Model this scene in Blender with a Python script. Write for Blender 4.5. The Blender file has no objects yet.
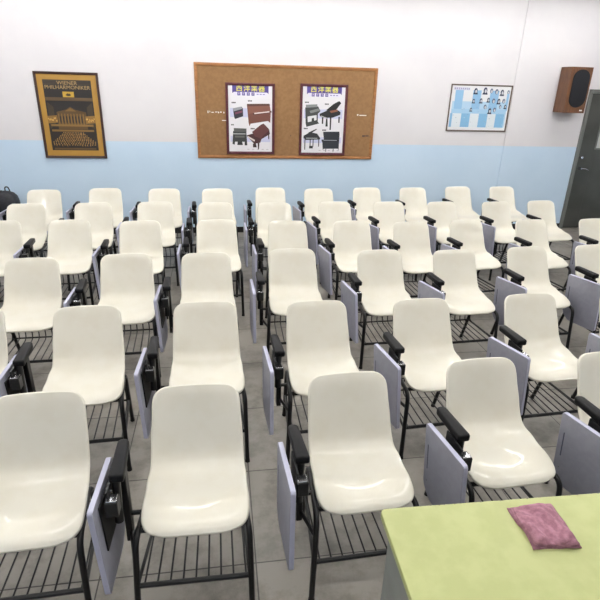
import bpy, bmesh, math, random
from mathutils import Vector, Matrix
random.seed(7)
C = bpy.context.scene.collection
PI = math.pi

# ------------------------------------------------------------------ helpers
def s2l(c):
    return tuple(((v/12.92) if v <= .04045 else ((v+.055)/1.055)**2.4) for v in c)
def rgb(r, g, b): return s2l((r/255, g/255, b/255)) + (1,)

def mat(name, col, rough=.5, metal=0., coat=0., spec=.5):
    m = bpy.data.materials.new(name); m.use_nodes = True
    b = m.node_tree.nodes['Principled BSDF']
    b.inputs['Base Color'].default_value = col
    b.inputs['Roughness'].default_value = rough
    b.inputs['Metallic'].default_value = metal
    b.inputs['Coat Weight'].default_value = coat
    b.inputs['Coat Roughness'].default_value = .05
    b.inputs['Specular IOR Level'].default_value = spec
    return m
def nodes(m):
    nt = m.node_tree
    return nt, nt.nodes['Principled BSDF'], nt.nodes.new, nt.links.new

def noisy(name, col, col2, scale, rough=.6, detail=4, lo=.4, hi=.6, bump=0., coat=0., stretch=None):
    m = mat(name, col, rough, coat=coat)
    nt, b, N, L = nodes(m)
    tc = N('ShaderNodeTexCoord'); nz = N('ShaderNodeTexNoise'); rp = N('ShaderNodeValToRGB')
    nz.inputs['Scale'].default_value = scale; nz.inputs['Detail'].default_value = detail
    rp.color_ramp.elements[0].position = lo; rp.color_ramp.elements[1].position = hi
    rp.color_ramp.elements[0].color = col; rp.color_ramp.elements[1].color = col2
    if stretch:
        mp = N('ShaderNodeMapping'); mp.inputs['Scale'].default_value = stretch
        L(tc.outputs['Object'], mp.inputs['Vector']); L(mp.outputs['Vector'], nz.inputs['Vector'])
    else:
        L(tc.outputs['Object'], nz.inputs['Vector'])
    L(nz.outputs['Fac'], rp.inputs['Fac']); L(rp.outputs['Color'], b.inputs['Base Color'])
    if bump:
        bp = N('ShaderNodeBump'); bp.inputs['Strength'].default_value = bump; bp.inputs['Distance'].default_value = .01
        L(nz.outputs['Fac'], bp.inputs['Height']); L(bp.outputs['Normal'], b.inputs['Normal'])
    return m

def obj(name, bm, m, parent=None, smooth=False, sharp=40):
    me = bpy.data.meshes.new(name)
    bmesh.ops.recalc_face_normals(bm, faces=bm.faces[:])
    if smooth:
        for f in bm.faces: f.smooth = True
    bm.to_mesh(me); bm.free()
    if smooth and sharp:
        me.set_sharp_from_angle(angle=math.radians(sharp))
    for k in (m if isinstance(m, list) else [m]): me.materials.append(k)
    o = bpy.data.objects.new(name, me); C.objects.link(o)
    if parent: o.parent = parent
    return o

def tag(o, label, cat, group=None):
    o['label'] = label; o['category'] = cat
    if group: o['group'] = group
    return o
def thing(name, label, cat, loc=(0, 0, 0), rz=0, group=None):
    o = bpy.data.objects.new(name, None); C.objects.link(o)
    o.location = loc; o.rotation_euler = (0, 0, rz); o.empty_display_size = .1
    return tag(o, label, cat, group)
def struct(name, bm, m, label=None, parent=None, **k):
    o = obj(name, bm, m, parent, **k); o['kind'] = 'structure'
    return o

def add_box(bm, x0, x1, y0, y1, z0, z1, bev=0., seg=2, mi=0, mtx=None):
    t = bmesh.new(); bmesh.ops.create_cube(t, size=1)
    for v in t.verts:
        v.co = Vector(((x0+x1)/2+v.co.x*(x1-x0), (y0+y1)/2+v.co.y*(y1-y0), (z0+z1)/2+v.co.z*(z1-z0)))
    if bev: bmesh.ops.bevel(t, geom=t.edges[:]+t.verts[:], offset=bev, segments=seg, profile=.5, affect='EDGES')
    merge(bm, t, mi, mtx)
def merge(bm, t, mi=0, mtx=None):
    if mtx is not None: bmesh.ops.transform(t, matrix=mtx, verts=t.verts)
    mp = [bm.verts.new(v.co) for v in t.verts]
    t.verts.index_update()
    for f in t.faces:
        try:
            g = bm.faces.new([mp[v.index] for v in f.verts]); g.material_index = mi; g.smooth = f.smooth
        except ValueError: pass
    t.free()
def box(*a, **k):
    bm = bmesh.new(); add_box(bm, *a, **k); return bm

def fillet(pts, r, n=6):
    pts = [Vector(p) for p in pts]; out = [pts[0]]
    for i in range(1, len(pts)-1):
        a, b, c = pts[i-1], pts[i], pts[i+1]
        d1 = (a-b).normalized(); d2 = (c-b).normalized()
        rr = min(r, (a-b).length*.48, (c-b).length*.48)
        p, q = b+d1*rr, b+d2*rr
        for k in range(n+1):
            t = k/n; out.append(p*(1-t)**2+b*2*t*(1-t)+q*t*t)
    out.append(pts[-1]); return out
def add_tube(bm, pts, r, seg=10, cap=True, mi=0):
    pts = [Vector(p) for p in pts]; rings = []
    T = (pts[1]-pts[0]).normalized()
    up = Vector((0, 0, 1)) if abs(T.z) < .9 else Vector((1, 0, 0))
    n = T.cross(up).normalized()
    for i, p in enumerate(pts):
        if i == 0: t = pts[1]-p
        elif i == len(pts)-1: t = p-pts[i-1]
        else: t = (pts[i+1]-p).normalized()+(p-pts[i-1]).normalized()
        t.normalize(); n = (n-t*n.dot(t)).normalized(); b = t.cross(n)
        rr = r[i] if isinstance(r, (list, tuple)) else r
        rings.append([bm.verts.new(p+(n*math.cos(2*PI*k/seg)+b*math.sin(2*PI*k/seg))*rr) for k in range(seg)])
    for a, b in zip(rings, rings[1:]):
        for k in range(seg):
            f = bm.faces.new((a[k], a[(k+1) % seg], b[(k+1) % seg], b[k])); f.material_index = mi
    if cap:
        bm.faces.new(rings[0][::-1]).material_index = mi; bm.faces.new(rings[-1]).material_index = mi
def tube(*a, **k):
    bm = bmesh.new(); add_tube(bm, *a, **k); return bm

def round_poly(pts, r, n=5):
    """pts 2D, r radius or list of radii -> rounded outline"""
    out = []; N = len(pts)
    for i in range(N):
        a, b, c = Vector(pts[i-1]), Vector(pts[i]), Vector(pts[(i+1) % N])
        rr = r[i] if isinstance(r, (list, tuple)) else r
        if rr <= 0: out.append(b); continue
        d1 = (a-b).normalized(); d2 = (c-b).normalized()
        rr = min(rr, (a-b).length*.49, (c-b).length*.49)
        p, q = b+d1*rr, b+d2*rr
        for k in range(n+1):
            t = k/n; out.append(p*(1-t)**2+b*2*t*(1-t)+q*t*t)
    return out
def add_prism(bm, outline, fn, d0, d1, bev=0., mi=0):
    """outline 2D; fn(u,v,d)->3D; extruded from d0 to d1, bevelled rims"""
    t = bmesh.new()
    if bev:
        cx = sum(p[0] for p in outline)/len(outline); cy = sum(p[1] for p in outline)/len(outline)
        w = max(abs(p[0]-cx) for p in outline); h = max(abs(p[1]-cy) for p in outline)
        lay = [(d0, bev), (d0+bev*.3*(1 if d1 > d0 else -1), bev*.3), (d0+bev*(1 if d1 > d0 else -1), 0), (d1-bev*(1 if d1 > d0 else -1), 0), (d1-bev*.3*(1 if d1 > d0 else -1), bev*.3), (d1, bev)]
    else:
        cx = cy = 0; w = h = 1; lay = [(d0, 0), (d1, 0)]
    rings = []
    for d, ins in lay:
        rings.append([t.verts.new(fn(cx+(p[0]-cx)*(1-ins/w), cy+(p[1]-cy)*(1-ins/h), d)) for p in outline])
    n = len(outline)
    for a, b in zip(rings, rings[1:]):
        for k in range(n): t.faces.new((a[k], a[(k+1) % n], b[(k+1) % n], b[k]))
    t.faces.new(rings[0][::-1]); t.faces.new(rings[-1])
    bmesh.ops.recalc_face_normals(t, faces=t.faces[:])
    merge(bm, t, mi)
def prism(*a, **k):
    bm = bmesh.new(); add_prism(bm, *a, **k); return bm

def bake(o):
    """apply modifiers"""
    dg = bpy.context.evaluated_depsgraph_get(); dg.update()
    me = bpy.data.meshes.new_from_object(o.evaluated_get(dg))
    o.modifiers.clear(); old = o.data; o.data = me; bpy.data.meshes.remove(old); me.name = o.name
    return o

def text_mesh(body, size, align='CENTER', bold=0.):
    cu = bpy.data.curves.new('t', 'FONT'); cu.body = body; cu.size = size
    cu.align_x = align; cu.align_y = 'CENTER'; cu.resolution_u = 3; cu.offset = bold
    o = bpy.data.objects.new('t', cu); C.objects.link(o)
    bpy.context.view_layer.update()
    dg = bpy.context.evaluated_depsgraph_get()
    me = bpy.data.meshes.new_from_object(o.evaluated_get(dg))
    bm = bmesh.new(); bm.from_mesh(me)
    bpy.data.meshes.remove(me); bpy.data.objects.remove(o); bpy.data.curves.remove(cu)
    return bm

# ------------------------------------------------------------------ materials
M = {}
M['cream'] = noisy('cream_plastic', rgb(228, 223, 208), rgb(231, 227, 214), 9, rough=.3, coat=.42)
_cb = M['cream'].node_tree.nodes['Principled BSDF']
_cb.inputs['Specular IOR Level'].default_value = .25; _cb.inputs['Coat Roughness'].default_value = .035
M['black_metal'] = mat('black_enamel', rgb(14, 14, 16), .4, spec=.35)
M['black_plastic'] = noisy('black_plastic', rgb(11, 11, 14), rgb(15, 15, 19), 60, rough=.5)
M['black_plastic'].node_tree.nodes['Principled BSDF'].inputs['Specular IOR Level'].default_value = .2
M['rubber'] = mat('rubber', rgb(18, 18, 18), .8)
M['chrome'] = mat('chrome', rgb(190, 190, 195), .22, metal=1.)
M['bracket'] = mat('bracket_steel', rgb(40, 41, 42), .4, metal=.5)
M['tablet'] = noisy('lavender_laminate', rgb(144, 145, 158), rgb(149, 150, 163), 30, rough=.45)
M['tablet_edge'] = mat('lavender_edge', rgb(180, 181, 202), .4)
M['slot'] = mat('slot_dark', rgb(72, 72, 92), .6)
M['wood_frame'] = noisy('oak_frame', rgb(136, 88, 44), rgb(158, 106, 58), 8, rough=.5, stretch=(1, 1, 6))
M['maroon'] = noisy('maroon_frame', rgb(70, 22, 34), rgb(88, 30, 42), 20, rough=.4)
M['dark_frame'] = mat('dark_brown_frame', rgb(56, 34, 32), .4)
M['bronze'] = mat('bronze_frame', rgb(92, 76, 66), .4)
M['door'] = noisy('grey_door_paint', rgb(64, 65, 61), rgb(72, 73, 69), 3, rough=.32)
M['steel'] = mat('door_frame_paint', rgb(116, 118, 114), .35, metal=.2)
M['glass'] = mat('frosted_glass', rgb(196, 198, 196), .35)
M['walnut'] = noisy('walnut_veneer', rgb(88, 56, 34), rgb(108, 70, 42), 7, rough=.45, stretch=(9, 9, 1))
M['grille'] = noisy('speaker_cloth', rgb(13, 15, 21), rgb(22, 24, 30), 220, rough=.9)
M['white'] = mat('white_print', rgb(232, 230, 226), .5)
M['desk'] = noisy('lime_laminate', rgb(166, 171, 113), rgb(173, 178, 120), 14, rough=.45)
def worn_edge(m):
    nt, b, N, L = nodes(m)
    src = b.inputs['Base Color'].links[0].from_socket
    tc = N('ShaderNodeTexCoord'); sp = N('ShaderNodeSeparateXYZ'); L(tc.outputs['Object'], sp.inputs[0])
    nz = N('ShaderNodeTexNoise'); nz.inputs['Scale'].default_value = 70; nz.inputs['Detail'].default_value = 3; L(tc.outputs['Object'], nz.inputs['Vector'])
    md = N('ShaderNodeMath'); md.operation = 'MULTIPLY_ADD'; md.inputs[1].default_value = .022; L(nz.outputs['Fac'], md.inputs[0]); L(sp.outputs['Y'], md.inputs[2])
    gt = N('ShaderNodeMath'); gt.operation = 'GREATER_THAN'; gt.inputs[1].default_value = .0095; L(md.outputs[0], gt.inputs[0])
    mx = N('ShaderNodeMix'); mx.data_type = 'RGBA'; L(gt.outputs[0], mx.inputs['Factor']); L(src, mx.inputs['A']); mx.inputs['B'].default_value = rgb(96, 90, 58)
    L(mx.outputs['Result'], b.inputs['Base Color'])
worn_edge(M['desk'])
M['desk_side'] = noisy('grey_desk_paint', rgb(120, 124, 120), rgb(130, 134, 130), 6, rough=.5)
M['cloth'] = noisy('mauve_cloth', rgb(142, 98, 112), rgb(166, 120, 134), 55, rough=.95, bump=.5)
M['bag'] = noisy('bag_nylon', rgb(22, 23, 28), rgb(34, 35, 42), 40, rough=.6)
M['bag_strap'] = mat('bag_strap', rgb(12, 12, 14), .6)
M['base'] = mat('baseboard_black', rgb(32, 31, 31), .5)
M['ceil'] = noisy('ceiling_paint', rgb(228, 228, 226), rgb(233, 233, 231), 3, rough=.9)
M['fix'] = mat('lamp_housing', rgb(232, 232, 232), .4)

em = bpy.data.materials.new('lamp_tube'); em.use_nodes = True
_b = em.node_tree.nodes['Principled BSDF']
_b.inputs['Emission Color'].default_value = (1., .985, .96, 1); _b.inputs['Emission Strength'].default_value = 40
M['lamp'] = em

# cork
M['cork'] = noisy('cork', rgb(131, 97, 62), rgb(139, 105, 69), 26, rough=.9, detail=8, bump=.05)

# two-tone wall paint: white above, pale blue below
def wall_paint():
    m = mat('two_tone_wall_paint', rgb(222, 220, 222), .62)
    nt, b, N, L = nodes(m)
    g = N('ShaderNodeNewGeometry'); sp = N('ShaderNodeSeparateXYZ'); L(g.outputs['Position'], sp.inputs[0])
    gt = N('ShaderNodeMath'); gt.operation = 'GREATER_THAN'; gt.inputs[1].default_value = WAINSCOT
    L(sp.outputs['Z'], gt.inputs[0])
    nz = N('ShaderNodeTexNoise'); nz.inputs['Scale'].default_value = 1.6; nz.inputs['Detail'].default_value = 6
    L(g.outputs['Position'], nz.inputs['Vector'])
    def two(c1, c2):
        r = N('ShaderNodeValToRGB'); r.color_ramp.elements[0].position = .38; r.color_ramp.elements[1].position = .62
        r.color_ramp.elements[0].color = c1; r.color_ramp.elements[1].color = c2
        L(nz.outputs['Fac'], r.inputs['Fac']); return r.outputs['Color']
    mx = N('ShaderNodeMix'); mx.data_type = 'RGBA'
    L(gt.outputs[0], mx.inputs['Factor'])
    L(two(rgb(194, 215, 234), rgb(199, 219, 237)), mx.inputs['A']); L(two(rgb(216, 213, 216), rgb(221, 218, 220)), mx.inputs['B'])
    L(mx.outputs['Result'], b.inputs['Base Color'])
    n2 = N('ShaderNodeTexNoise'); n2.inputs['Scale'].default_value = 90; L(g.outputs['Position'], n2.inputs['Vector'])
    bp = N('ShaderNodeBump'); bp.inputs['Strength'].default_value = .08; bp.inputs['Distance'].default_value = .004
    L(n2.outputs['Fac'], bp.inputs['Height']); L(bp.outputs['Normal'], b.inputs['Normal'])
    return m
WAINSCOT = 1.268
M['wall'] = wall_paint()

def floor_mat():
    m = mat('grey_floor_tile', rgb(130, 128, 124), .38)
    nt, b, N, L = nodes(m)
    g = N('ShaderNodeNewGeometry'); mp = N('ShaderNodeMapping'); L(g.outputs['Position'], mp.inputs['Vector'])
    mp.inputs['Location'].default_value = (-.105, -2.315, 0)
    br = N('ShaderNodeTexBrick'); br.offset = 0; br.squash = 1
    L(mp.outputs['Vector'], br.inputs['Vector'])
    br.inputs['Scale'].default_value = 1; br.inputs['Mortar Size'].default_value = .0035; br.inputs['Mortar Smooth'].default_value = .2
    br.inputs['Brick Width'].default_value = .69; br.inputs['Row Height'].default_value = .61
    br.inputs['Color1'].default_value = rgb(126, 122, 116); br.inputs['Color2'].default_value = rgb(136, 131, 124)
    br.inputs['Mortar'].default_value = rgb(64, 60, 56)
    nz = N('ShaderNodeTexNoise'); nz.inputs['Scale'].default_value = 3.5; nz.inputs['Detail'].default_value = 9; nz.inputs['Roughness'].default_value = .7
    L(g.outputs['Position'], nz.inputs['Vector'])
    rp = N('ShaderNodeValToRGB'); rp.color_ramp.elements[0].position = .28; rp.color_ramp.elements[1].position = .55
    rp.color_ramp.elements[0].color = (.42, .40, .37, 1); rp.color_ramp.elements[1].color = (1.16, 1.15, 1.13, 1)
    L(nz.outputs['Fac'], rp.inputs['Fac'])
    mx = N('ShaderNodeMix'); mx.data_type = 'RGBA'; mx.blend_type = 'MULTIPLY'; mx.inputs['Factor'].default_value = 1
    L(br.outputs['Color'], mx.inputs['A']); L(rp.outputs['Color'], mx.inputs['B'])
    L(mx.outputs['Result'], b.inputs['Base Color'])
    n2 = N('ShaderNodeTexNoise'); n2.inputs['Scale'].default_value = 8
    L(g.outputs['Position'], n2.inputs['Vector'])
    mr = N('ShaderNodeMapRange'); mr.inputs['To Min'].default_value = .3; mr.inputs['To Max'].default_value = .55
    L(n2.outputs['Fac'], mr.inputs['Value']); L(mr.outputs['Result'], b.inputs['Roughness'])
    return m
M['floor'] = floor_mat()

# ------------------------------------------------------------------ room shell
X0, X1, Y0, Y1, H = -4.6, 7.4, -1.8, 7.388, 3.3
DX0, DX1, DZ = 5.43, 6.42, 2.03        # door opening
struct('floor', box(X0-.1, X1+.1, Y0-.1, Y1+.2, -.1, 0), M['floor'])
struct('ceiling', box(X0-.1, X1+.1, Y0-.1, Y1+.2, H, H+.1), M['ceil'])
bm = bmesh.new()
add_box(bm, X0-.1, DX0, Y1, Y1+.14, 0, H); add_box(bm, DX1, X1+.1, Y1, Y1+.14, 0, H); add_box(bm, DX0, DX1, Y1, Y1+.14, DZ, H)
struct('wall_back', bm, M['wall'])
struct('wall_left', box(X0-.1, X0, Y0, Y1, 0, H), M['wall'])
struct('wall_right', box(X1, X1+.1, Y0, Y1, 0, H), M['wall'])
struct('wall_front', box(X0, X1, Y0-.1, Y0, 0, H), M['wall'])
# slim pilaster strip right of the composers poster
PX = 4.185
struct('wall_pilaster', box(PX, DX0-.05, Y1-.016, Y1+.001, 0, H, bev=.004), M['wall'])
struct('baseboard_back', box(X0, PX, Y1-.012, Y1, 0, .085, bev=.003), M['base'])
struct('baseboard_pilaster', box(PX, DX0-.052, Y1-.028, Y1-.016, 0, .085, bev=.003), M['base'])
struct('baseboard_left', box(X0, X0+.012, Y0, Y1-.012, 0, .085, bev=.003), M['base'])
struct('baseboard_right', box(X1-.012, X1, Y0, Y1-.012, 0, .085, bev=.003), M['base'])

# door
d = bmesh.new()
add_box(d, DX0-.05, DX0, Y1-.045, Y1+.14, 0, DZ+.05, bev=.005); add_box(d, DX1, DX1+.05, Y1-.045, Y1+.14, 0, DZ+.05, bev=.005)
add_box(d, DX0, DX1, Y1-.045, Y1+.14, DZ, DZ+.05, bev=.005)
struct('trim_1', d, M['steel'])
d = bmesh.new()                                              # leaf with a window opening
WX0, WX1, WZ0, WZ1 = DX0+.262, DX1-.26, 1.25, 1.72
ya, yb = Y1-.02, Y1+.025
add_box(d, DX0+.004, WX0, ya, yb, .012, DZ-.005, bev=.003); add_box(d, WX1, DX1-.004, ya, yb, .012, DZ-.005, bev=.003)
add_box(d, WX0, WX1, ya, yb, .012, WZ0); add_box(d, WX0, WX1, ya, yb, WZ1, DZ-.005)
door = struct('door_1', d, M['door'])
struct('door_glass', box(WX0, WX1, Y1-.004, Y1+.004, WZ0, WZ1), M['glass'], parent=door)
d = bmesh.new()
for a in ((WX0-.015, WX0+.008, WZ0-.015, WZ1+.015), (WX1-.008, WX1+.015, WZ0-.015, WZ1+.015), (WX0, WX1, WZ0-.015, WZ0+.008), (WX0, WX1, WZ1-.008, WZ1+.015)):
    add_box(d, a[0], a[1], ya-.008, ya+.002, a[2], a[3], bev=.003)
struct('window_bead', d, M['steel'], parent=door)
d = bmesh.new()
add_tube(d, [(DX0+.065, ya, .955), (DX0+.065, ya-.055, .955), (DX0+.065, ya-.062, .955)], [.024, .012, .012], 14)
add_tube(d, fillet([(DX0+.065, ya-.05, .955), (DX0+.14, ya-.052, .95), (DX0+.19, ya-.05, .93)], .02), .011, 10)
struct('door_handle', d, M['chrome'], parent=door, smooth=True)
d = tube([(DX0+.06, ya, 1.115), (DX0+.06, ya-.02, 1.115), (DX0+.06, ya-.03, 1.115)], [.026, .026, .018], 16)
struct('door_lock', d, M['chrome'], parent=door, smooth=True)
# corridor wall seen through the glass keeps the opening closed
struct('wall_corridor', box(DX0-.3, DX1+.3, Y1+.14, Y1+.2, 0, DZ+.2), M['ceil'])

# ------------------------------------------------------------------ ceiling lamps (fluorescent battens)
def lamp(x, y, label):
    t = thing('ceiling_light', label, 'light', (x, y, H), 0, 'fluorescent ceiling lights')
    b = bmesh.new()
    add_prism(b, [(-.09, -.075), (.09, -.075), (.05, 0), (-.05, 0)], lambda u, v, w: Vector((w, u, v)), -.63, .63)
    obj('housing', b, M['fix'], t)
    for s in (-.045, .045):
        obj('lamp_tube', tube([(-.6, s, -.094), (.6, s, -.094)], .016, 10), M['lamp'], t, smooth=True)
names_x = ['leftmost', 'second from left', 'third from left', 'fourth from left', 'fifth from left', 'rightmost']
names_y = ['over the lime desk', 'over the second row', 'over the fourth row', 'over the back row']
for j, y in enumerate((.75, 2.6, 4.5, 6.3)):
    for i, x in enumerate((-3.2, -1.55, .1, 1.75, 3.4, 5.05)):
        lamp(x, y, 'white twin tube ceiling light, %s of those %s' % (names_x[i], names_y[j]))

# ------------------------------------------------------------------ chair
def catmull(P, n):
    out = []
    P = [Vector(p) for p in P]; Q = [P[0]*2-P[1]]+P+[P[-1]*2-P[-2]]
    for i in range(1, len(Q)-2):
        a, b, c, e = Q[i-1:i+3]
        for k in range(n):
            t = k/n
            out.append(.5*((2*b)+(c-a)*t+(2*a-5*b+4*c-e)*t*t+(3*b-a-3*c+e)*t**3))
    out.append(P[-1]); return out
def lerp_key(keys, s):
    if s <= keys[0][0]: return keys[0][1]
    for (a, va), (b, vb) in zip(keys, keys[1:]):
        if s <= b:
            t = (s-a)/(b-a); t = t*t*(3-2*t); return va+(vb-va)*t
    return keys[-1][1]
PROF = [(0, .006, .800), (0, -.009, .770), (0, -.028, .712), (0, -.050, .645), (0, -.071, .583), (0, -.087, .543), (0, -.105, .511),
        (0, -.133, .487), (0, -.176, .473), (0, -.240, .4655), (0, -.308, .4635), (0, -.376, .4635), (0, -.424, .460), (0, -.458, .451), (0, -.475, .437)]
def shell_mesh():
    pts = catmull(PROF, 6)
    S = [0]
    for a, b in zip(pts, pts[1:]): S.append(S[-1]+(b-a).length)
    Ltot = S[-1]
    def at(s):
        for i in range(len(S)-1):
            if s <= S[i+1]:
                t = (s-S[i])/(S[i+1]-S[i]); return pts[i].lerp(pts[i+1], t), (pts[i+1]-pts[i]).normalized()
        return pts[-1], (pts[-1]-pts[-2]).normalized()
    def frac(v):                      # denser near both ends
        return v
    ss = []
    n = 46
    ends = [0, .0015, .005, .010, .017, .026, .036]
    ss = ends+[.05+(Ltot-.05-.12)*k/30 for k in range(31)]+[Ltot-e for e in (.098, .078, .06, .044, .03, .019, .011, .005, .0015, 0)]
    hwk = [(0, .178), (.10, .182), (.22, .187), (.30, .189), (.36, .190), (.46, .199), (.58, .207), (.68, .210), (Ltot, .207)]
    wrap = [(0, .026), (.1, .034), (.24, .042), (.32, .044), (.42, .030), (.54, .013), (.66, .004), (Ltot, .002)]
    RT, RF = .052, .105
    NU = 24
    us = [math.sin((-1+2*k/NU)*PI/2*.8)/math.sin(PI/2*.8) for k in range(NU+1)]
    bm = bmesh.new(); G = []
    for s in ss:
        c, t = at(s)
        nrm = Vector((0, -1, 0)) if False else Vector((0, t.z, -t.y))   # sitter side
        if nrm.dot(Vector((0, -.5, 1))) < 0: nrm = -nrm
        w = lerp_key(hwk, s)
        if s < RT: w = w-RT+math.sqrt(max(0, RT**2-(RT-s)**2))
        e = Ltot-s
        if e < RF: w = w-RF*1.05+RF*1.05*(max(0, 1-((RF-e)/RF)**2.3))**(1/2.3)
        cw = lerp_key(wrap, s); row = []
        for u in us:
            full = abs(u)*w/.19
            off = cw*min(1.2, full)**2.4
            # seat hollow: two soft sitting dishes
            k = max(0, 1-((s-.47)/.17)**2)
            off -= .003*k*k*(1-u*u)**2
            # front of the seat arches down a little at the corners
            kk = max(0, (s-(Ltot-.16))/.16)
            off -= .018*kk*full**3
            row.append(bm.verts.new(c+Vector((u*w, 0, -.012*full*full*max(0, 1-s/.12)))+nrm*off))
        G.append(row)
    R, K = len(G), NU+1
    for i in range(R-1):
        for k in range(K-1): bm.faces.new((G[i][k], G[i][k+1], G[i+1][k+1], G[i+1][k]))
    bm.normal_update()
    # orient towards sitter
    mid = G[R//4][K//2]
    if mid.normal.dot(Vector((0, -1, .2))) < 0:
        bmesh.ops.reverse_faces(bm, faces=bm.faces[:]); bm.normal_update()
    loop = [G[0][k] for k in range(K)]+[G[i][K-1] for i in range(1, R)]+[G[R-1][k] for k in range(K-2, -1, -1)]+[G[i][0] for i in range(R-2, 0, -1)]
    n = len(loop); r1 = []; r2 = []
    dirs = []
    for i, v in enumerate(loop):
        tg = (loop[(i+1) % n].co-loop[i-1].co).normalized(); o = tg.cross(v.normal).normalized()
        ctr = Vector((0, v.co.y, v.co.z))
        dirs.append((o, v.normal.copy()))
    # choose outward sign using the top middle vertex
    sgn = 1 if dirs[K//2][0].z > 0 else -1
    for v, (o, nn) in zip(loop, dirs):
        r1.append(bm.verts.new(v.co+o*sgn*.0045-nn*.0025)); r2.append(bm.verts.new(v.co+o*sgn*.0065-nn*.013))
    for a, b in ((loop, r1), (r1, r2)):
        for i in range(n): bm.faces.new((a[i], a[(i+1) % n], b[(i+1) % n], b[i]))
    return bm

chairs = []
def make_chair():
    t = thing('tablet_arm_chair', '', 'chair')
    o = obj('seat_shell', shell_mesh(), M['cream'], t, smooth=True, sharp=None)
    # sitter-facing normals outward, then give thickness behind
    me = o.data
    if sum(p.normal.z for p in me.polygons if p.center.z < .5) < 0: me.flip_normals()
    md = o.modifiers.new('s', 'SOLIDIFY'); md.thickness = .0045; md.offset = -1
    sb = o.modifiers.new('u', 'SUBSURF'); sb.levels = 1; sb.render_levels = 1
    bake(o)
    for p in o.data.polygons: p.use_smooth = True
    r = .0125
    for s, xf, xt, xr in ((-1, .243, .226, .200), (1, .214, .208, .190)):      # the arm side stands a little wider
        front = fillet([(s*xf, -.508, .004), (s*xt, -.466, .420), (s*(xt-.016), -.31, .420)], .055)
        k = len(front)-2
        obj('leg', tube(front[:k+1], r, 10), M['black_metal'], t, smooth=True)
        rear = fillet([(s*(xt-.016), -.29, .420), (s*xr, -.155, .420), (s*(xr-.008), -.035, .004)], .05)
        obj('leg', tube(rear[1:], r, 10), M['black_metal'], t, smooth=True)
        obj('side_rail', tube([front[k], rear[1]], r*.98, 10), M['black_metal'], t, smooth=True)
        obj('stretcher', tube([(s*(xf-.008), -.488, .2), (s*(xr-.004), -.092, .2)], .0075, 8), M['black_metal'], t, smooth=True)
    for ch in [c for c in t.children if c.name.split('.')[0] == 'leg']:
        f = min((v.co for v in ch.data.vertices), key=lambda v: v.z)
        fx = sum(v.co.x for v in ch.data.vertices if v.co.z < .02)/10; fy = sum(v.co.y for v in ch.data.vertices if v.co.z < .02)/10
        obj('rubber_foot', tube([(fx, fy, 0), (fx, fy, .02)], [.0145, .013], 10), M['rubber'], ch, smooth=True)
    obj('crossbar', tube([(-.220, -.415, .418), (.203, -.415, .418)], .0115, 8), M['black_metal'], t, smooth=True)
    obj('crossbar', tube([(-.203, -.205, .418), (.192, -.205, .418)], .0095, 8), M['black_metal'], t, smooth=True)
    b = bmesh.new()
    add_tube(b, [(-.234, -.484, .2), (.206, -.484, .2)], .0105, 8)
    add_tube(b, [(-.194, -.10, .2), (.184, -.10, .2)], .006, 8)
    add_tube(b, [(-.19, -.13, .31), (.19, -.13, .31)], .004, 6)
    for k in range(9):
        x = -.196+.047*k
        add_tube(b, fillet([(x*1.06, -.484, .203), (x, -.125, .203), (x*.98, -.130, .312)], .05, 5), .0040, 6)
    obj('book_rack', b, M['black_metal'], t, smooth=True)
    # arm
    obj('arm_post', box(-.287, -.261, -.345, -.300, .29, .655, bev=.004), M['black_metal'], t)
    obj('arm_brace', tube([(-.268, -.322, .420), (-.205, -.322, .420)], .010, 8), M['black_metal'], t, smooth=True)
    obj('arm_brace', tube([(-.268, -.330, .335), (-.232, -.472, .335)], .009, 8), M['black_metal'], t, smooth=True)
    obj('arm_tube', tube([(-.284, -.392, .655), (-.290, -.398, .46)], .017, 12), M['bracket'], t, smooth=True)
    ol = round_poly([(-.308, -.410), (-.251, -.410), (-.264, -.190), (-.309, -.190)], [.010, .010, .022, .022], 5)
    obj('armrest', prism(ol, lambda u, v, w: Vector((u, v, w)), .653, .689, bev=.008), M['black_plastic'], t, smooth=True, sharp=50)
    # quarter plate that carries the tablet hinge
    ol = [(-.320, .652), (-.455, .652)]+[(-.320-.135*math.cos(a), .652-.125*math.sin(a)) for a in [PI/2*k/8 for k in range(1, 9)]]
    hp = obj('hinge_plate', prism(ol, lambda u, v, w: Vector((w, u, v)), -.312, -.304, bev=.001), M['bracket'], t)
    for (yy, zz) in ((-.36, .62), (-.41, .62), (-.35, .565), (-.395, .575)):
        obj('bolt', tube([(-.304, yy, zz), (-.297, yy, zz)], [.0075, .005], 8), M['chrome'], hp, smooth=True)
    hk = obj('hinge_block', box(-.315, -.268, -.478, -.428, .555, .622, bev=.004), M['bracket'], t)
    obj('hinge_cap', box(-.310, -.273, -.473, -.433, .620, .626, bev=.002), M['chrome'], hk)
    # writing tablet folded down outside the arm; its own origin is the hinge line
    HX, HY = -.343, -.400
    HZ = .600
    def tf(u, v, w): return Vector((w, u, v-HZ))
    ol = round_poly([(-.140, .642), (.165, .642), (.165, .290), (.110, .232), (-.140, .232)], [.018, .018, .03, .03, .018], 5)
    tab = bmesh.new(); add_prism(tab, ol, tf, -.011, .011, bev=.003)
    to = obj('writing_tablet', tab, [M['tablet'], M['tablet_edge']], t); to.location = (HX, HY, HZ)
    for p in to.data.polygons:
        if abs(p.normal.x) < .5: p.material_index = 1
    obj('slot', prism(round_poly([(.132, .54), (.138, .54), (.138, .40), (.132, .40)], .002, 2), tf, -.0116, -.010), M['slot'], to)
    obj('screw', tube([tf(.134, .33, -.0112), tf(.134, .33, -.013)], [.004, .002], 8), M['chrome'], to)
    b = bmesh.new()
    add_box(b, .011, .018, -.085, .075, .40-HZ, .61-HZ, bev=.002)
    obj('tablet_bracket', b, M['black_metal'], to)
    return t
proto = make_chair()

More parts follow.
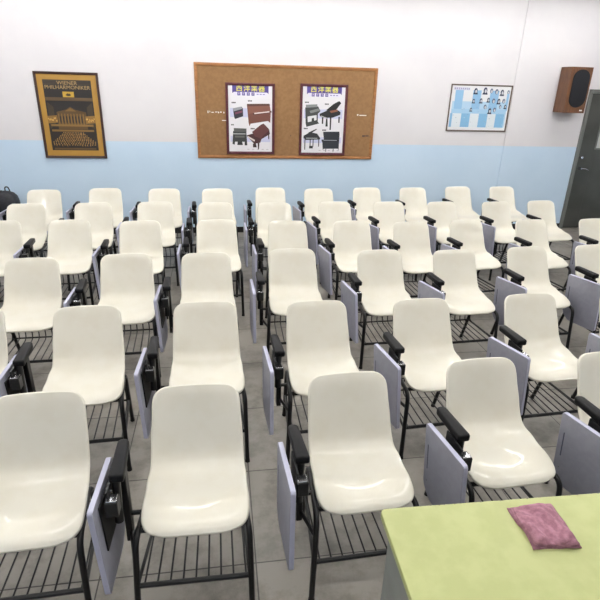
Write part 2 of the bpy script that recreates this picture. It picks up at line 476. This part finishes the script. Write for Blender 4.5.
def children_of(o): return [c for c in ALL if c.parent == o]
ALL = list(C.objects)
def copy_tree(o, parent=None):
    c = o.copy(); C.objects.link(c)
    if parent:
        c.parent = parent; c.matrix_parent_inverse = o.matrix_parent_inverse.copy()
    for ch in children_of(o): copy_tree(ch, c)
    return c

# measured back-top points (x, y), yaw in degrees, per row from the front, left to right
ROWS = [
 ('front row', [('a', -.79, 1.978, 2), ('c', -.135, 1.972, 0), ('d', .553, 2.003, 2), ('e', 1.244, 2.066, 3), ('f', 1.955, 2.07, 1.5)]),
 ('second row', [('z', -1.446, 2.93, 2), ('a', -.796, 2.903, 2), ('c', -.116, 2.906, 1), ('d', .561, 2.865, 1), ('e', 1.226, 2.841, 3), ('f', 1.986, 2.864, 3), ('g', 2.66, 2.842, 1.5)]),
 ('third row', [('z', -1.39, 3.845, 2), ('a', -.731, 3.900, 2), ('c', -.130, 3.889, 1), ('d', .557, 3.952, 0), ('e', 1.267, 3.882, 2), ('f', 1.893, 3.843, 3), ('g', 2.574, 3.889, 3), ('h', 3.216, 3.911, 5)]),
 ('fourth row', [('y', -2.024, 4.978, 2), ('z', -1.417, 4.992, 2), ('a', -.764, 4.928, 2), ('c', -.053, 4.939, 1), ('d', .632, 4.873, 0), ('e', 1.267, 4.848, 2), ('f', 1.856, 4.785, 3), ('g', 2.464, 4.842, 7), ('h', 3.169, 4.814, 6), ('i', 3.903, 4.83, 5)]),
 ('fifth row', [('y', -2.022, 5.703, 2), ('z', -1.359, 5.738, 2), ('a', -.717, 5.775, 2), ('c', -.066, 5.71, 1), ('d', .588, 5.696, 0), ('e', 1.284, 5.734, 3), ('f', 1.923, 5.721, 4), ('g', 2.569, 5.708, 5), ('h', 3.245, 5.694, 5), ('i', 3.859, 5.74, 5)]),
 ('back row', [('y', -2.067, 6.472, 2), ('z', -1.393, 6.565, 2), ('a', -.69, 6.531, 2), ('c', -.044, 6.529, 1), ('d', .628, 6.594, 0), ('e', 1.241, 6.524, 2), ('f', 1.897, 6.592, 3), ('g', 2.53, 6.591, 4), ('h', 3.2, 6.663, 4), ('i', 3.846, 6.663, 4)]),
]
ORD = ['first', 'second', 'third', 'fourth', 'fifth', 'sixth', 'seventh', 'eighth', 'ninth', 'tenth']
EXTRA = {('front row', 0): ', its tablet out of view', ('front row', 3): ', directly behind the lime desk', ('front row', 4): ', cut by the photo edge',
         ('second row', 0): ', barely in view', ('second row', 6): ', barely in view', ('third row', 7): ', cut by the photo edge',
         ('fourth row', 0): ', cut by the photo edge', ('fourth row', 9): ', in front of the grey door', ('fifth row', 9): ', nearest the grey door', ('back row', 0): ', beside the black bag'}
first = True
for rn, lst in ROWS:
    for i, (col, x, y, a) in enumerate(lst):
        if first: o = proto; first = False
        else: o = copy_tree(proto)
        toe = {'d': 1, 'e': 6, 'f': 14, 'g': 13, 'h': 14, 'i': 14}.get(col, -2)+random.uniform(-1.5, 1.5)
        if (rn, col) == ('fourth row', 'f'): toe = 2
        tilt = {'d': 0, 'e': -5}.get(col, -6 if col in 'fghi' else -2.5)
        for ch in (o.children if o is proto else [q for q in C.objects if q.parent == o]):
            if ch.name.startswith('writing_tablet'): ch.rotation_euler = (0, math.radians(tilt), math.radians(toe))
        # the shell top sits at local (0,0); rotate about it
        o.location = (x, y, 0); o.rotation_euler = (0, 0, math.radians(a+random.uniform(-.6, .6)))
        pos = 'leftmost' if i == 0 else 'rightmost' if i == len(lst)-1 else ORD[i]+' from left'
        tag(o, 'cream tablet-arm chair, %s in the %s%s' % (pos, rn, EXTRA.get((rn, i), '')), 'chair', 'cream tablet-arm chairs in rows')
        chairs.append(o)

# ------------------------------------------------------------------ flat prints (posters)
class Print:
    """a printed sheet: coloured shapes in layers on one mesh; u to the right, v down, 0..1"""
    def __init__(s, w, h): s.w, s.h, s.bm, s.m, s.l = w, h, bmesh.new(), [], 0
    def mi(s, c):
        k = mat('ink', rgb(*c), .45)
        for i, q in enumerate(s.m):
            if q[0] == c: return i
        s.m.append((c, k)); return len(s.m)-1
    def P(s, u, v, d): return Vector(((u-.5)*s.w, -d, (.5-v)*s.h))
    def poly(s, pts, c, layer):
        i = s.mi(c); f = s.bm.faces.new([s.bm.verts.new(s.P(u, v, layer*.0003)) for u, v in pts]); f.material_index = i
    def rect(s, u0, v0, u1, v1, c, layer): s.poly([(u0, v0), (u1, v0), (u1, v1), (u0, v1)], c, layer)
    def disc(s, u, v, ru, rv, c, layer, n=10): s.poly([(u+ru*math.cos(2*PI*k/n), v+rv*math.sin(2*PI*k/n)) for k in range(n)], c, layer)
    def text(s, body, u, v, size, c, layer, bold=0., sx=1.):
        t = text_mesh(body, size, bold=bold); i = s.mi(c); p = s.P(u, v, layer*.0003)
        mp = [s.bm.verts.new(p+Vector((q.co.x*sx, 0, q.co.y))) for q in t.verts]
        t.verts.index_update()
        for f in t.faces: s.bm.faces.new([mp[q.index] for q in f.verts]).material_index = i
        t.free()
    def build(s, name, parent, y):
        bm = s.bm
        for f in bm.faces:
            f.normal_update()
            if f.normal.y > 0: f.normal_flip()
        me = bpy.data.meshes.new(name); bm.to_mesh(me); bm.free()
        for c, k in s.m: me.materials.append(k)
        o = bpy.data.objects.new(name, me); C.objects.link(o); o.parent = parent; o.location = (0, y, 0)
        return o
def frame_mesh(w, h, fw, dp, bev=.004):
    """picture frame centred on origin, back at y=0, front at y=-dp"""
    bm = bmesh.new()
    prof = [(0, 0), (0, -dp*.8), (fw*.25, -dp), (fw*.8, -dp*.9), (fw, -dp*.45), (fw, 0)]
    cs = [(-w/2, -h/2, 1, 1), (w/2, -h/2, -1, 1), (w/2, h/2, -1, -1), (-w/2, h/2, 1, -1)]
    R = [[bm.verts.new((cx+sx*p, d, cz+sz*p)) for p, d in prof] for cx, cz, sx, sz in cs]
    n = len(prof)
    for i in range(4):
        a, b = R[i], R[(i+1) % 4]
        for k in range(n): bm.faces.new((a[k], a[(k+1) % n], b[(k+1) % n], b[k]))
    return bm

# --- gold concert poster
w, h = .772, 1.05
t = thing('framed_poster', 'gold framed concert poster of a hall, left of the cork board', 'poster', (-1.877, Y1, 1.048+h/2))
obj('frame', frame_mesh(w, h, .03, .03), M['dark_frame'], t)
obj('backing', box(-w/2+.02, w/2-.02, -.010, -.001, -h/2+.02, h/2-.02), M['dark_frame'], t)
p = Print(w-.05, h-.05)
GOLD = (164, 124, 50); DK = (30, 26, 24); BR = (86, 64, 34); LG = (122, 92, 44)
p.rect(0, 0, 1, 1, GOLD, 0)
p.rect(.098, .068, .902, .925, DK, 1)
rn = random.Random(3)
# ceiling coffers and cornice bands of the hall
for k in range(5): p.rect(.10, .075+.018*k, .90, .085+.018*k, (58, 48, 36), 2)
p.rect(.10, .275, .90, .315, (84, 64, 38), 2)
p.poly([(.12, .33), (.22, .39), (.22, .60), (.12, .66)], (58, 46, 32), 2); p.poly([(.88, .33), (.78, .39), (.78, .60), (.88, .66)], (58, 46, 32), 2)
p.poly([(.26, .45), (.42, .42), (.5, .385), (.58, .42), (.76, .45), (.76, .66), (.26, .66)], BR, 3)
p.poly([(.40, .44), (.50, .40), (.60, .44)], LG, 4)
for k in range(9): p.rect(.28+.052*k, .47, .298+.052*k, .60, LG, 4)
for k in range(8): p.rect(.302+.052*k, .50, .322+.052*k, .58, DK, 5)
p.rect(.14, .60, .86, .625, (128, 98, 48), 5)
for side in (.10, .74):
    p.poly([(side, .50), (side+.16, .49), (side+.16, .58), (side, .59)], (132, 98, 44), 4)
    for k in range(8): p.disc(side+.012+.019*k, .545+rn.uniform(-.02, .02), .008, .012, (206, 164, 84), 5, 7)
p.rect(.14, .665, .86, .69, LG, 4)
for r_ in range(9):                                         # the players, row behind row
    nrow = 13+r_
    for k in range(nrow):
        u = .5+(k-(nrow-1)/2)*(.028+.002*r_)+rn.uniform(-.004, .004); v = .705+.019*r_
        if not .115 < u < .885: continue
        p.disc(u, v+.012, .011, .009, (24, 20, 18), 3+r_, 7); p.disc(u, v, .0075, .0075, (170, 132, 74), 3.5+r_, 7)
        if rn.random() < .5: p.poly([(u-.014, v+.008), (u-.009, v+.004), (u+.012, v+.019), (u+.007, v+.021)], (136, 94, 44), 3.7+r_)
p.rect(.14, .895, .86, .915, BR, 4)
p.text('WIENER', .5, .105, .062, (160, 132, 84), 6, sx=1.08)
p.text('PHILHARMONIKER', .5, .158, .062, (160, 132, 84), 6, sx=1.06)
p.rect(.405, .205, .595, .272, (170, 134, 44), 6); p.rect(.412, .212, .588, .265, (182, 146, 48), 7)
p.disc(.5, .244, .045, .014, (60, 48, 26), 8, 12); p.poly([(.468, .24), (.484, .222), (.5, .236), (.516, .222), (.532, .24)], (60, 48, 26), 8)
p.build('print', t, -.0105)

# --- cork board
bw, bh = 2.456, 1.2
cb = thing('cork_board', 'wide brown cork board with oak frame in the middle of the back wall', 'board', (.937, Y1, 1.062+bh/2))
obj('frame', frame_mesh(bw, bh, .042, .026), M['wood_frame'], cb)
cork = obj('cork_panel', box(-bw/2+.03, bw/2-.03, -.014, -.001, -bh/2+.03, bh/2-.03), M['cork'], cb)
b = bmesh.new()
def scrap(x, z, w_, h_): add_box(b, x-w_/2, x+w_/2, -.0148, -.0139, z-h_/2, z+h_/2)
for x, z, w_, h_ in ((-1.07, .24, .012, .03), (-1.045, .245, .008, .02), (-1.01, .235, .03, .01), (-.96, .24, .035, .008), (-.93, .235, .012, .02), (-.90, .24, .02, .012), (-.86, .235, .012, .02),
                     (-.84, .135, .10, .008), (1.06, .235, .10, .012), (.985, .24, .02, .02)):
    scrap(x, z-.24, w_, h_)
obj('paper_scraps', b, M['white'], cork)
b = bmesh.new()
for x, z, w_, h_ in ((1.09, -.28, .04, .022), (1.14, -.278, .05, .016), (1.19, -.285, .016, .022), (.05, -.29, .012, .012)): add_box(b, x-w_/2, x+w_/2, -.0146, -.0139, z-h_/2, z+h_/2)
obj('stain', b, M['dark_frame'], cork)

LAV = (196, 198, 222); PUR = (72, 58, 130); YEL = (222, 214, 84); INK = (52, 48, 56)
def music_poster(x, zc, w, h, label, kind, rz=0):
    t = thing('instrument_poster', label, 'poster', (x, Y1-.0155, zc), 0, 'instrument posters on the cork board')
    obj('frame', frame_mesh(w, h, .034, .022), M['maroon'], t)
    obj('backing', box(-w/2+.02, w/2-.02, -.006, -.0005, -h/2+.02, h/2-.02), M['maroon'], t)
    p = Print(w-.06, h-.06)
    p.rect(0, 0, 1, 1, (224, 222, 226), 0)
    p.poly([(.10, 0), (.91, 0), (.91, .118), (.875, .098), (.10+.035, .098), (.10, .118)], PUR, 1)
    p.rect(.14, .098, .87, .150, (222, 218, 236), 2)
    for u, ch in zip((.255, .425, .590, .755), '西洋樂器'): p.text(ch, u, .047, .088, YEL, 3, bold=.0012)
    for u, ch in zip((.245, .350, .455, .560), '鍵盤樂器'):
        p.rect(u-.034, .102, u+.034, .148, PUR, 3); p.text(ch, u, .125, .026, (206, 200, 226), 4)
    for k in range(3): p.rect(.64+.07*k, .118, .685+.07*k, .134, (140, 132, 170), 3)
    p.rect(.04, .335, .95, .47, LAV, 1); p.rect(.04, .755, .95, .845, LAV, 1)
    for k in range(5): p.rect(.42+.11*k, .955, .47+.11*k, .965, (170, 170, 176), 1)
    def cap(u, v, n=3):
        for k in range(n): p.rect(u+.032*k, v, u+.026+.032*k, v+.02, INK, 2)
    if kind == 0:
        cap(.08, .245); cap(.445, .215); cap(.06, .575, 2); cap(.50, .630)
        # small organ
        p.poly([(.105, .34), (.30, .31), (.33, .34), (.335, .455), (.15, .50), (.13, .47)], (44, 42, 52), 2)
        p.poly([(.105, .34), (.30, .31), (.315, .345), (.125, .385)], (148, 150, 156), 3); p.poly([(.15, .40), (.31, .37), (.315, .40), (.155, .43)], (116, 62, 84), 3)
        # brown upright
        p.poly([(.42, .27), (.93, .26), (.965, .385), (.95, .55), (.90, .52), (.50, .565), (.475, .605), (.455, .55)], (106, 62, 50), 2)
        p.poly([(.42, .27), (.93, .26), (.95, .285), (.44, .30)], (74, 42, 36), 3); p.poly([(.45, .31), (.94, .29), (.96, .375), (.56, .40), (.455, .42)], (124, 78, 62), 3)
        p.poly([(.55, .405), (.975, .365), (.985, .39), (.56, .435)], (84, 48, 42), 4); p.poly([(.585, .402), (.93, .372), (.93, .387), (.59, .418)], (226, 216, 208), 5)
        # spinet
        p.poly([(.10, .68), (.40, .68), (.41, .79), (.42, .90), (.36, .90), (.36, .845), (.14, .845), (.13, .89), (.08, .88)], (50, 50, 52), 2)
        p.poly([(.115, .635), (.405, .64), (.405, .695), (.12, .69)], (84, 86, 84), 3); p.rect(.10, .715, .385, .73, (172, 174, 172), 4); p.rect(.14, .75, .36, .78, (92, 92, 88), 4)
        p.poly([(.20, .845), (.30, .845), (.32, .895), (.19, .895)], (34, 34, 38), 3)
        # brown grand
        p.poly([(.40, .745), (.62, .70), (.93, .655), (.945, .72), (.75, .80), (.72, .855), (.58, .875)], (66, 34, 36), 2)
        p.poly([(.53, .69), (.74, .575), (.80, .56), (.92, .64), (.93, .66), (.80, .74), (.73, .79), (.60, .76)], (92, 50, 50), 3)
        p.poly([(.44, .755), (.60, .815), (.585, .838), (.42, .77)], (214, 200, 194), 4); p.poly([(.66, .86), (.70, .86), (.69, .96), (.665, .96)], (48, 28, 30), 3); p.poly([(.90, .70), (.93, .70), (.925, .80), (.905, .80)], (48, 28, 30), 2); p.poly([(.55, .87), (.62, .87), (.64, .93), (.55, .93)], (48, 28, 30), 2)
    else:
        cap(.06, .225); cap(.525, .245); cap(.05, .615); cap(.49, .635)
        # grey upright with pedals
        p.poly([(.07, .31), (.37, .29), (.43, .36), (.37, .40), (.375, .52), (.41, .545), (.11, .60), (.09, .55)], (58, 60, 60), 2)
        p.poly([(.08, .27), (.35, .26), (.355, .30), (.085, .315)], (128, 132, 132), 3); p.poly([(.17, .36), (.38, .32), (.42, .355), (.20, .395)], (120, 124, 122), 3)
        p.poly([(.13, .445), (.34, .42), (.345, .495), (.14, .53)], (220, 220, 222), 4); p.poly([(.23, .47), (.28, .46), (.29, .51), (.23, .52)], (40, 40, 42), 5)
        # black grand, lid up
        p.poly([(.41, .40), (.62, .34), (.85, .345), (.905, .37), (.90, .41), (.72, .455), (.50, .46), (.42, .435)], (22, 24, 28), 2)
        p.poly([(.56, .345), (.73, .25), (.86, .205), (.91, .235), (.80, .335), (.64, .355)], (18, 19, 22), 3); p.poly([(.64, .355), (.83, .33), (.84, .36), (.68, .385)], (134, 82, 58), 4)
        p.poly([(.44, .425), (.60, .46), (.59, .472), (.44, .44)], (180, 180, 182), 4)
        for u, v1 in ((.47, .55), (.66, .64), (.86, .53)): p.rect(u, .44, u+.034, v1, (22, 24, 28), 2)
        p.poly([(.57, .46), (.60, .46), (.615, .59), (.56, .59)], (22, 24, 28), 2)
        # baby grand, small
        p.poly([(.05, .735), (.20, .68), (.37, .70), (.45, .77), (.44, .79), (.10, .80), (.05, .77)], (38, 40, 44), 2)
        p.poly([(.15, .69), (.35, .625), (.36, .637), (.22, .70)], (38, 40, 44), 3); p.rect(.11, .765, .38, .778, (160, 162, 164), 4)
        for u, v1 in ((.075, .95), (.405, .90), (.20, .90), (.27, .90)): p.rect(u, .79, u+.022, v1, (44, 46, 50), 2)
        p.rect(.19, .89, .28, .93, (38, 40, 44), 3)
        # black upright
        p.poly([(.51, .67), (.90, .665), (.91, .70), (.905, .955), (.885, .93), (.54, .935), (.52, .955), (.50, .82), (.54, .80)], (36, 42, 50), 2)
        p.poly([(.48, .79), (.90, .785), (.90, .815), (.49, .825)], (20, 24, 30), 3); p.rect(.53, .795, .85, .806, (150, 154, 158), 4)
        for u in (.58, .76): p.poly([(u, .935), (u+.03, .935), (u+.02, .98), (u, .98)], (130, 132, 136), 2)
    p.build('print', t, -.0065)
    return t
music_poster(.432, 1.577, .655, .91, 'maroon framed poster with brown pianos, left one on the cork board', 0)
music_poster(1.434, 1.580, .655, .93, 'maroon framed poster with black pianos, right one on the cork board', 1)

# --- pale blue portrait poster
w, h = .925, .63
t = thing('portrait_poster', 'pale blue striped poster of small portraits in thin bronze frame', 'poster', (3.711, Y1, 1.469+h/2))
obj('frame', frame_mesh(w, h, .018, .018), M['bronze'], t)
obj('backing', box(-w/2+.012, w/2-.012, -.006, -.0005, -h/2+.012, h/2-.012), M['bronze'], t)
p = Print(w-.03, h-.03)
WH = (222, 222, 224); PB = (142, 182, 214); MB = (126, 174, 210)
p.rect(0, 0, 1, 1, WH, 0)
p.rect(.03, .35, .97, .93, (172, 200, 222), 1)
for k, (u0, u1) in enumerate(((.065, .20), (.36, .50), (.65, .80), (.94, .98))): p.rect(u0, .10, u1, .55, (138, 180, 214), 2)
for k, (u0, u1) in enumerate(((.02, .06), (.21, .36), (.51, .66), (.80, .95))): p.rect(u0, .62, u1, .93, MB, 3)
for k, (u0, u1) in enumerate(((.06, .21), (.36, .51), (.66, .80))): p.rect(u0, .62, u1, .93, (216, 222, 226), 3)
p.rect(.03, .52, .97, .62, (158, 194, 220), 3)
p.rect(.03, .045, .30, .105, (206, 206, 226), 4)
for k in range(8):
    u = .05+.033*k
    p.rect(u-.010, .058, u+.010, .064, (72, 74, 120), 5); p.rect(u-.003, .055, u+.003, .098, (72, 74, 120), 5); p.rect(u-.011, .078, u+.011, .084, (72, 74, 120), 5)
rn = random.Random(5)
for (u, v, s, st) in ((.40, .12, 1.1, 0), (.56, .11, 1.25, 1), (.665, .115, 1., 2), (.755, .13, 1.1, 2), (.85, .14, 1.1, 0), (.955, .13, .8, 2), (.385, .34, .8, 1), (.51, .33, .9, 0), (.635, .31, .85, 0),
                      (.725, .335, 1.05, 2), (.815, .335, 1., 0), (.90, .335, 1., 2), (.595, .47, .95, 2), (.36, .53, .7, 1), (.685, .555, 1.05, 0), (.765, .535, 1., 2), (.855, .46, .8, 2), (.94, .45, .75, 0)):
    if st != 2: p.poly([(u-.036*s, v+.065*s), (u-.028*s, v+.028*s), (u+.028*s, v+.028*s), (u+.036*s, v+.065*s)], (34, 42, 70), 6)
    p.disc(u, v-.008*s, .026*s, .055*s, (44, 50, 78) if st < 2 else (92, 100, 128), 7)
    p.disc(u+.004*s, v+.004*s, .014*s, .034*s, (196, 196, 202), 8)
for k in range(46):
    u = rn.uniform(.04, .96); v = rn.uniform(.4, .92); p.rect(u, v, u+rn.uniform(.006, .02), v+.008, rn.choice(((130, 140, 160), (200, 214, 226), (150, 150, 160))), 5)
p.build('print', t, -.0065)

# ------------------------------------------------------------------ wall speaker
t = thing('wall_speaker', 'walnut wall speaker with black rounded grille above the door corner', 'speaker', (5.02, Y1-.016, 1.76))
b = bmesh.new(); add_box(b, -.168, .156, -.262, -.012, 0, .60, bev=.004); obj('cabinet', b, M['walnut'], t)
ol = [(.126*math.cos(a), .19+.115*math.sin(a)) for a in [PI+PI*k/14 for k in range(15)]]+[(.126*math.cos(a), .455+.115*math.sin(a)) for a in [PI*k/14 for k in range(15)]]
obj('grille', prism(ol, lambda u, v, w: Vector((u, w, v)), -.260, -.274, bev=.004), M['grille'], t, smooth=True)
obj('badge', box(.075, .118, -.2645, -.261, .028, .046, bev=.001), M['white'], t)
obj('bracket', box(-.05, .05, -.013, -.0005, .2, .4, bev=.003), M['black_metal'], t)

# ------------------------------------------------------------------ lime desk and what lies on it
DZT = .75
t = thing('desk', 'lime green topped desk standing in front of the front row', 'desk', (.487, 1.234, 0), math.radians(-1.5))
def dk(u, v, w): return Vector((u, v, w))
ol = round_poly([(0, 0), (1.6, 0), (1.6, -.62), (0, -.62)], .02, 4)
obj('desk_top', prism(ol, dk, DZT-.028, DZT, bev=.004), M['desk'], t, smooth=True, sharp=35)
obj('side_panel', box(.03, .05, -.58, -.03, .03, DZT-.028), M['desk_side'], t)
obj('side_panel', box(1.55, 1.57, -.58, -.03, .03, DZT-.028), M['desk_side'], t)
obj('back_panel', box(.05, 1.55, -.06, -.045, .2, DZT-.028), M['desk_side'], t)
for x in (.04, 1.56):
    for y in (-.06, -.55): obj('foot', tube([(x, y, 0), (x, y, .032)], [.016, .014], 10), M['rubber'], t, smooth=True)

def cloth(name, label, cx, cy, sx, sy, rz, m, layers, seed, cat):
    rn = random.Random(seed); bm = bmesh.new(); N = 26
    ph = [rn.uniform(0, 6) for _ in range(8)]
    for L in range(layers):
        off = L*.007; G = []
        for i in range(N+1):
            row = []
            for j in range(N+1):
                u, v = -1+2*i/N, -1+2*j/N
                e = max(abs(u), abs(v))
                wob = 1+.04*math.sin(3*v+ph[0]+L)*(abs(u) > .6)
                x = u*sx*wob*(1-.04*L); y = v*sy*(1+.05*math.sin(2.5*u+ph[1]+L))*(1-.05*L)
                z = .006+off+.006*math.sin(4.2*u+1.5*v+ph[2])+.005*math.sin(3.1*v-2.2*u+ph[3])+.003*math.sin(9*u+7*v+ph[4])
                z = z*(1-.75*max(0, e-.8)/.2)+.001+off*.3
                row.append(bm.verts.new((x, y, max(.001+off*.6, z))))
            G.append(row)
        for i in range(N):
            for j in range(N): bm.faces.new((G[i][j], G[i+1][j], G[i+1][j+1], G[i][j+1]))
    o = obj(name, bm, m, None, smooth=True, sharp=None); o.location = (cx, cy, DZT+.0015); o.rotation_euler = (0, 0, rz)
    md = o.modifiers.new('s', 'SOLIDIFY'); md.thickness = .004; md.offset = 1
    bake(o); return tag(o, label, cat)
cloth('cleaning_cloth', 'folded mauve cleaning cloth lying on the lime desk', .984, 1.095, .076, .085, math.radians(-3), M['cloth'], 3, 2, 'cloth')

# ------------------------------------------------------------------ black bag by the back wall
t = thing('backpack', 'black backpack with top handle standing by the back wall at far left', 'bag', (-2.762, 7.10, 0))
def bag_body():
    bm = bmesh.new(); seg = 28; prof = [(0, .95), (.03, 1.0), (.22, 1.02), (.42, 1.0), (.54, .97), (.60, .88), (.64, .68), (.662, .38), (.67, .08)]
    rings = []
    for z, s in prof:
        rings.append([bm.verts.new((.165*s*math.copysign(abs(math.cos(a))**.62, math.cos(a)), .115*s*math.copysign(abs(math.sin(a))**.62, math.sin(a)), z)) for a in [2*PI*k/seg for k in range(seg)]])
    for a, b_ in zip(rings, rings[1:]):
        for k in range(seg): bm.faces.new((a[k], a[(k+1) % seg], b_[(k+1) % seg], b_[k]))
    bm.faces.new(rings[0][::-1]); bm.faces.new(rings[-1]); return bm
obj('body', bag_body(), M['bag'], t, smooth=True, sharp=60)
obj('handle', tube(fillet([(.02, 0, .66), (.02, 0, .715), (.06, 0, .72), (.08, 0, .65)], .03), .008, 8), M['bag_strap'], t, smooth=True)
b = bmesh.new(); add_prism(b, round_poly([(-.11, .08), (.11, .08), (.11, .40), (-.11, .40)], .04), lambda u, v, w: Vector((u, w, v)), -.115, -.150, bev=.012)
obj('front_pocket', b, M['bag'], t, smooth=True, sharp=60)
obj('strap', tube(fillet([(-.03, -.112, .06), (-.03, -.125, .42), (-.03, -.092, .60), (-.02, -.02, .675)], .08), .012, 8), M['bag_strap'], t, smooth=True)

# ------------------------------------------------------------------ camera, world, view
cam = bpy.data.cameras.new('camera'); co = bpy.data.objects.new('camera', cam); C.objects.link(co)
yaw, pitch, roll = .1594, .3990, .0294
cy, sy, cp, sp = math.cos(yaw), math.sin(yaw), math.cos(pitch), math.sin(pitch)
fw = Vector((sy*cp, cy*cp, -sp)); rt = Vector((cy, -sy, 0)); up = rt.cross(fw)
r2 = rt*math.cos(roll)+up*math.sin(roll); u2 = up*math.cos(roll)-rt*math.sin(roll)
co.matrix_world = Matrix(((r2.x, u2.x, -fw.x, 0), (r2.y, u2.y, -fw.y, 0), (r2.z, u2.z, -fw.z, 2.0368), (0, 0, 0, 1)))
cam.sensor_width = 36; cam.lens = 36*512/600; cam.clip_start = .05
sc = bpy.context.scene; sc.camera = co
wd = bpy.data.worlds.new('world'); sc.world = wd; wd.use_nodes = True
wd.node_tree.nodes['Background'].inputs['Color'].default_value = (.8, .85, .9, 1); wd.node_tree.nodes['Background'].inputs['Strength'].default_value = .3
sc.view_settings.view_transform = 'Standard'; sc.view_settings.look = 'None'
sc.view_settings.exposure = -.08; sc.view_settings.gamma = 1; sc.view_settings.use_curve_mapping = False
sc.cycles.use_denoising = True
sc.cycles.max_bounces = 8
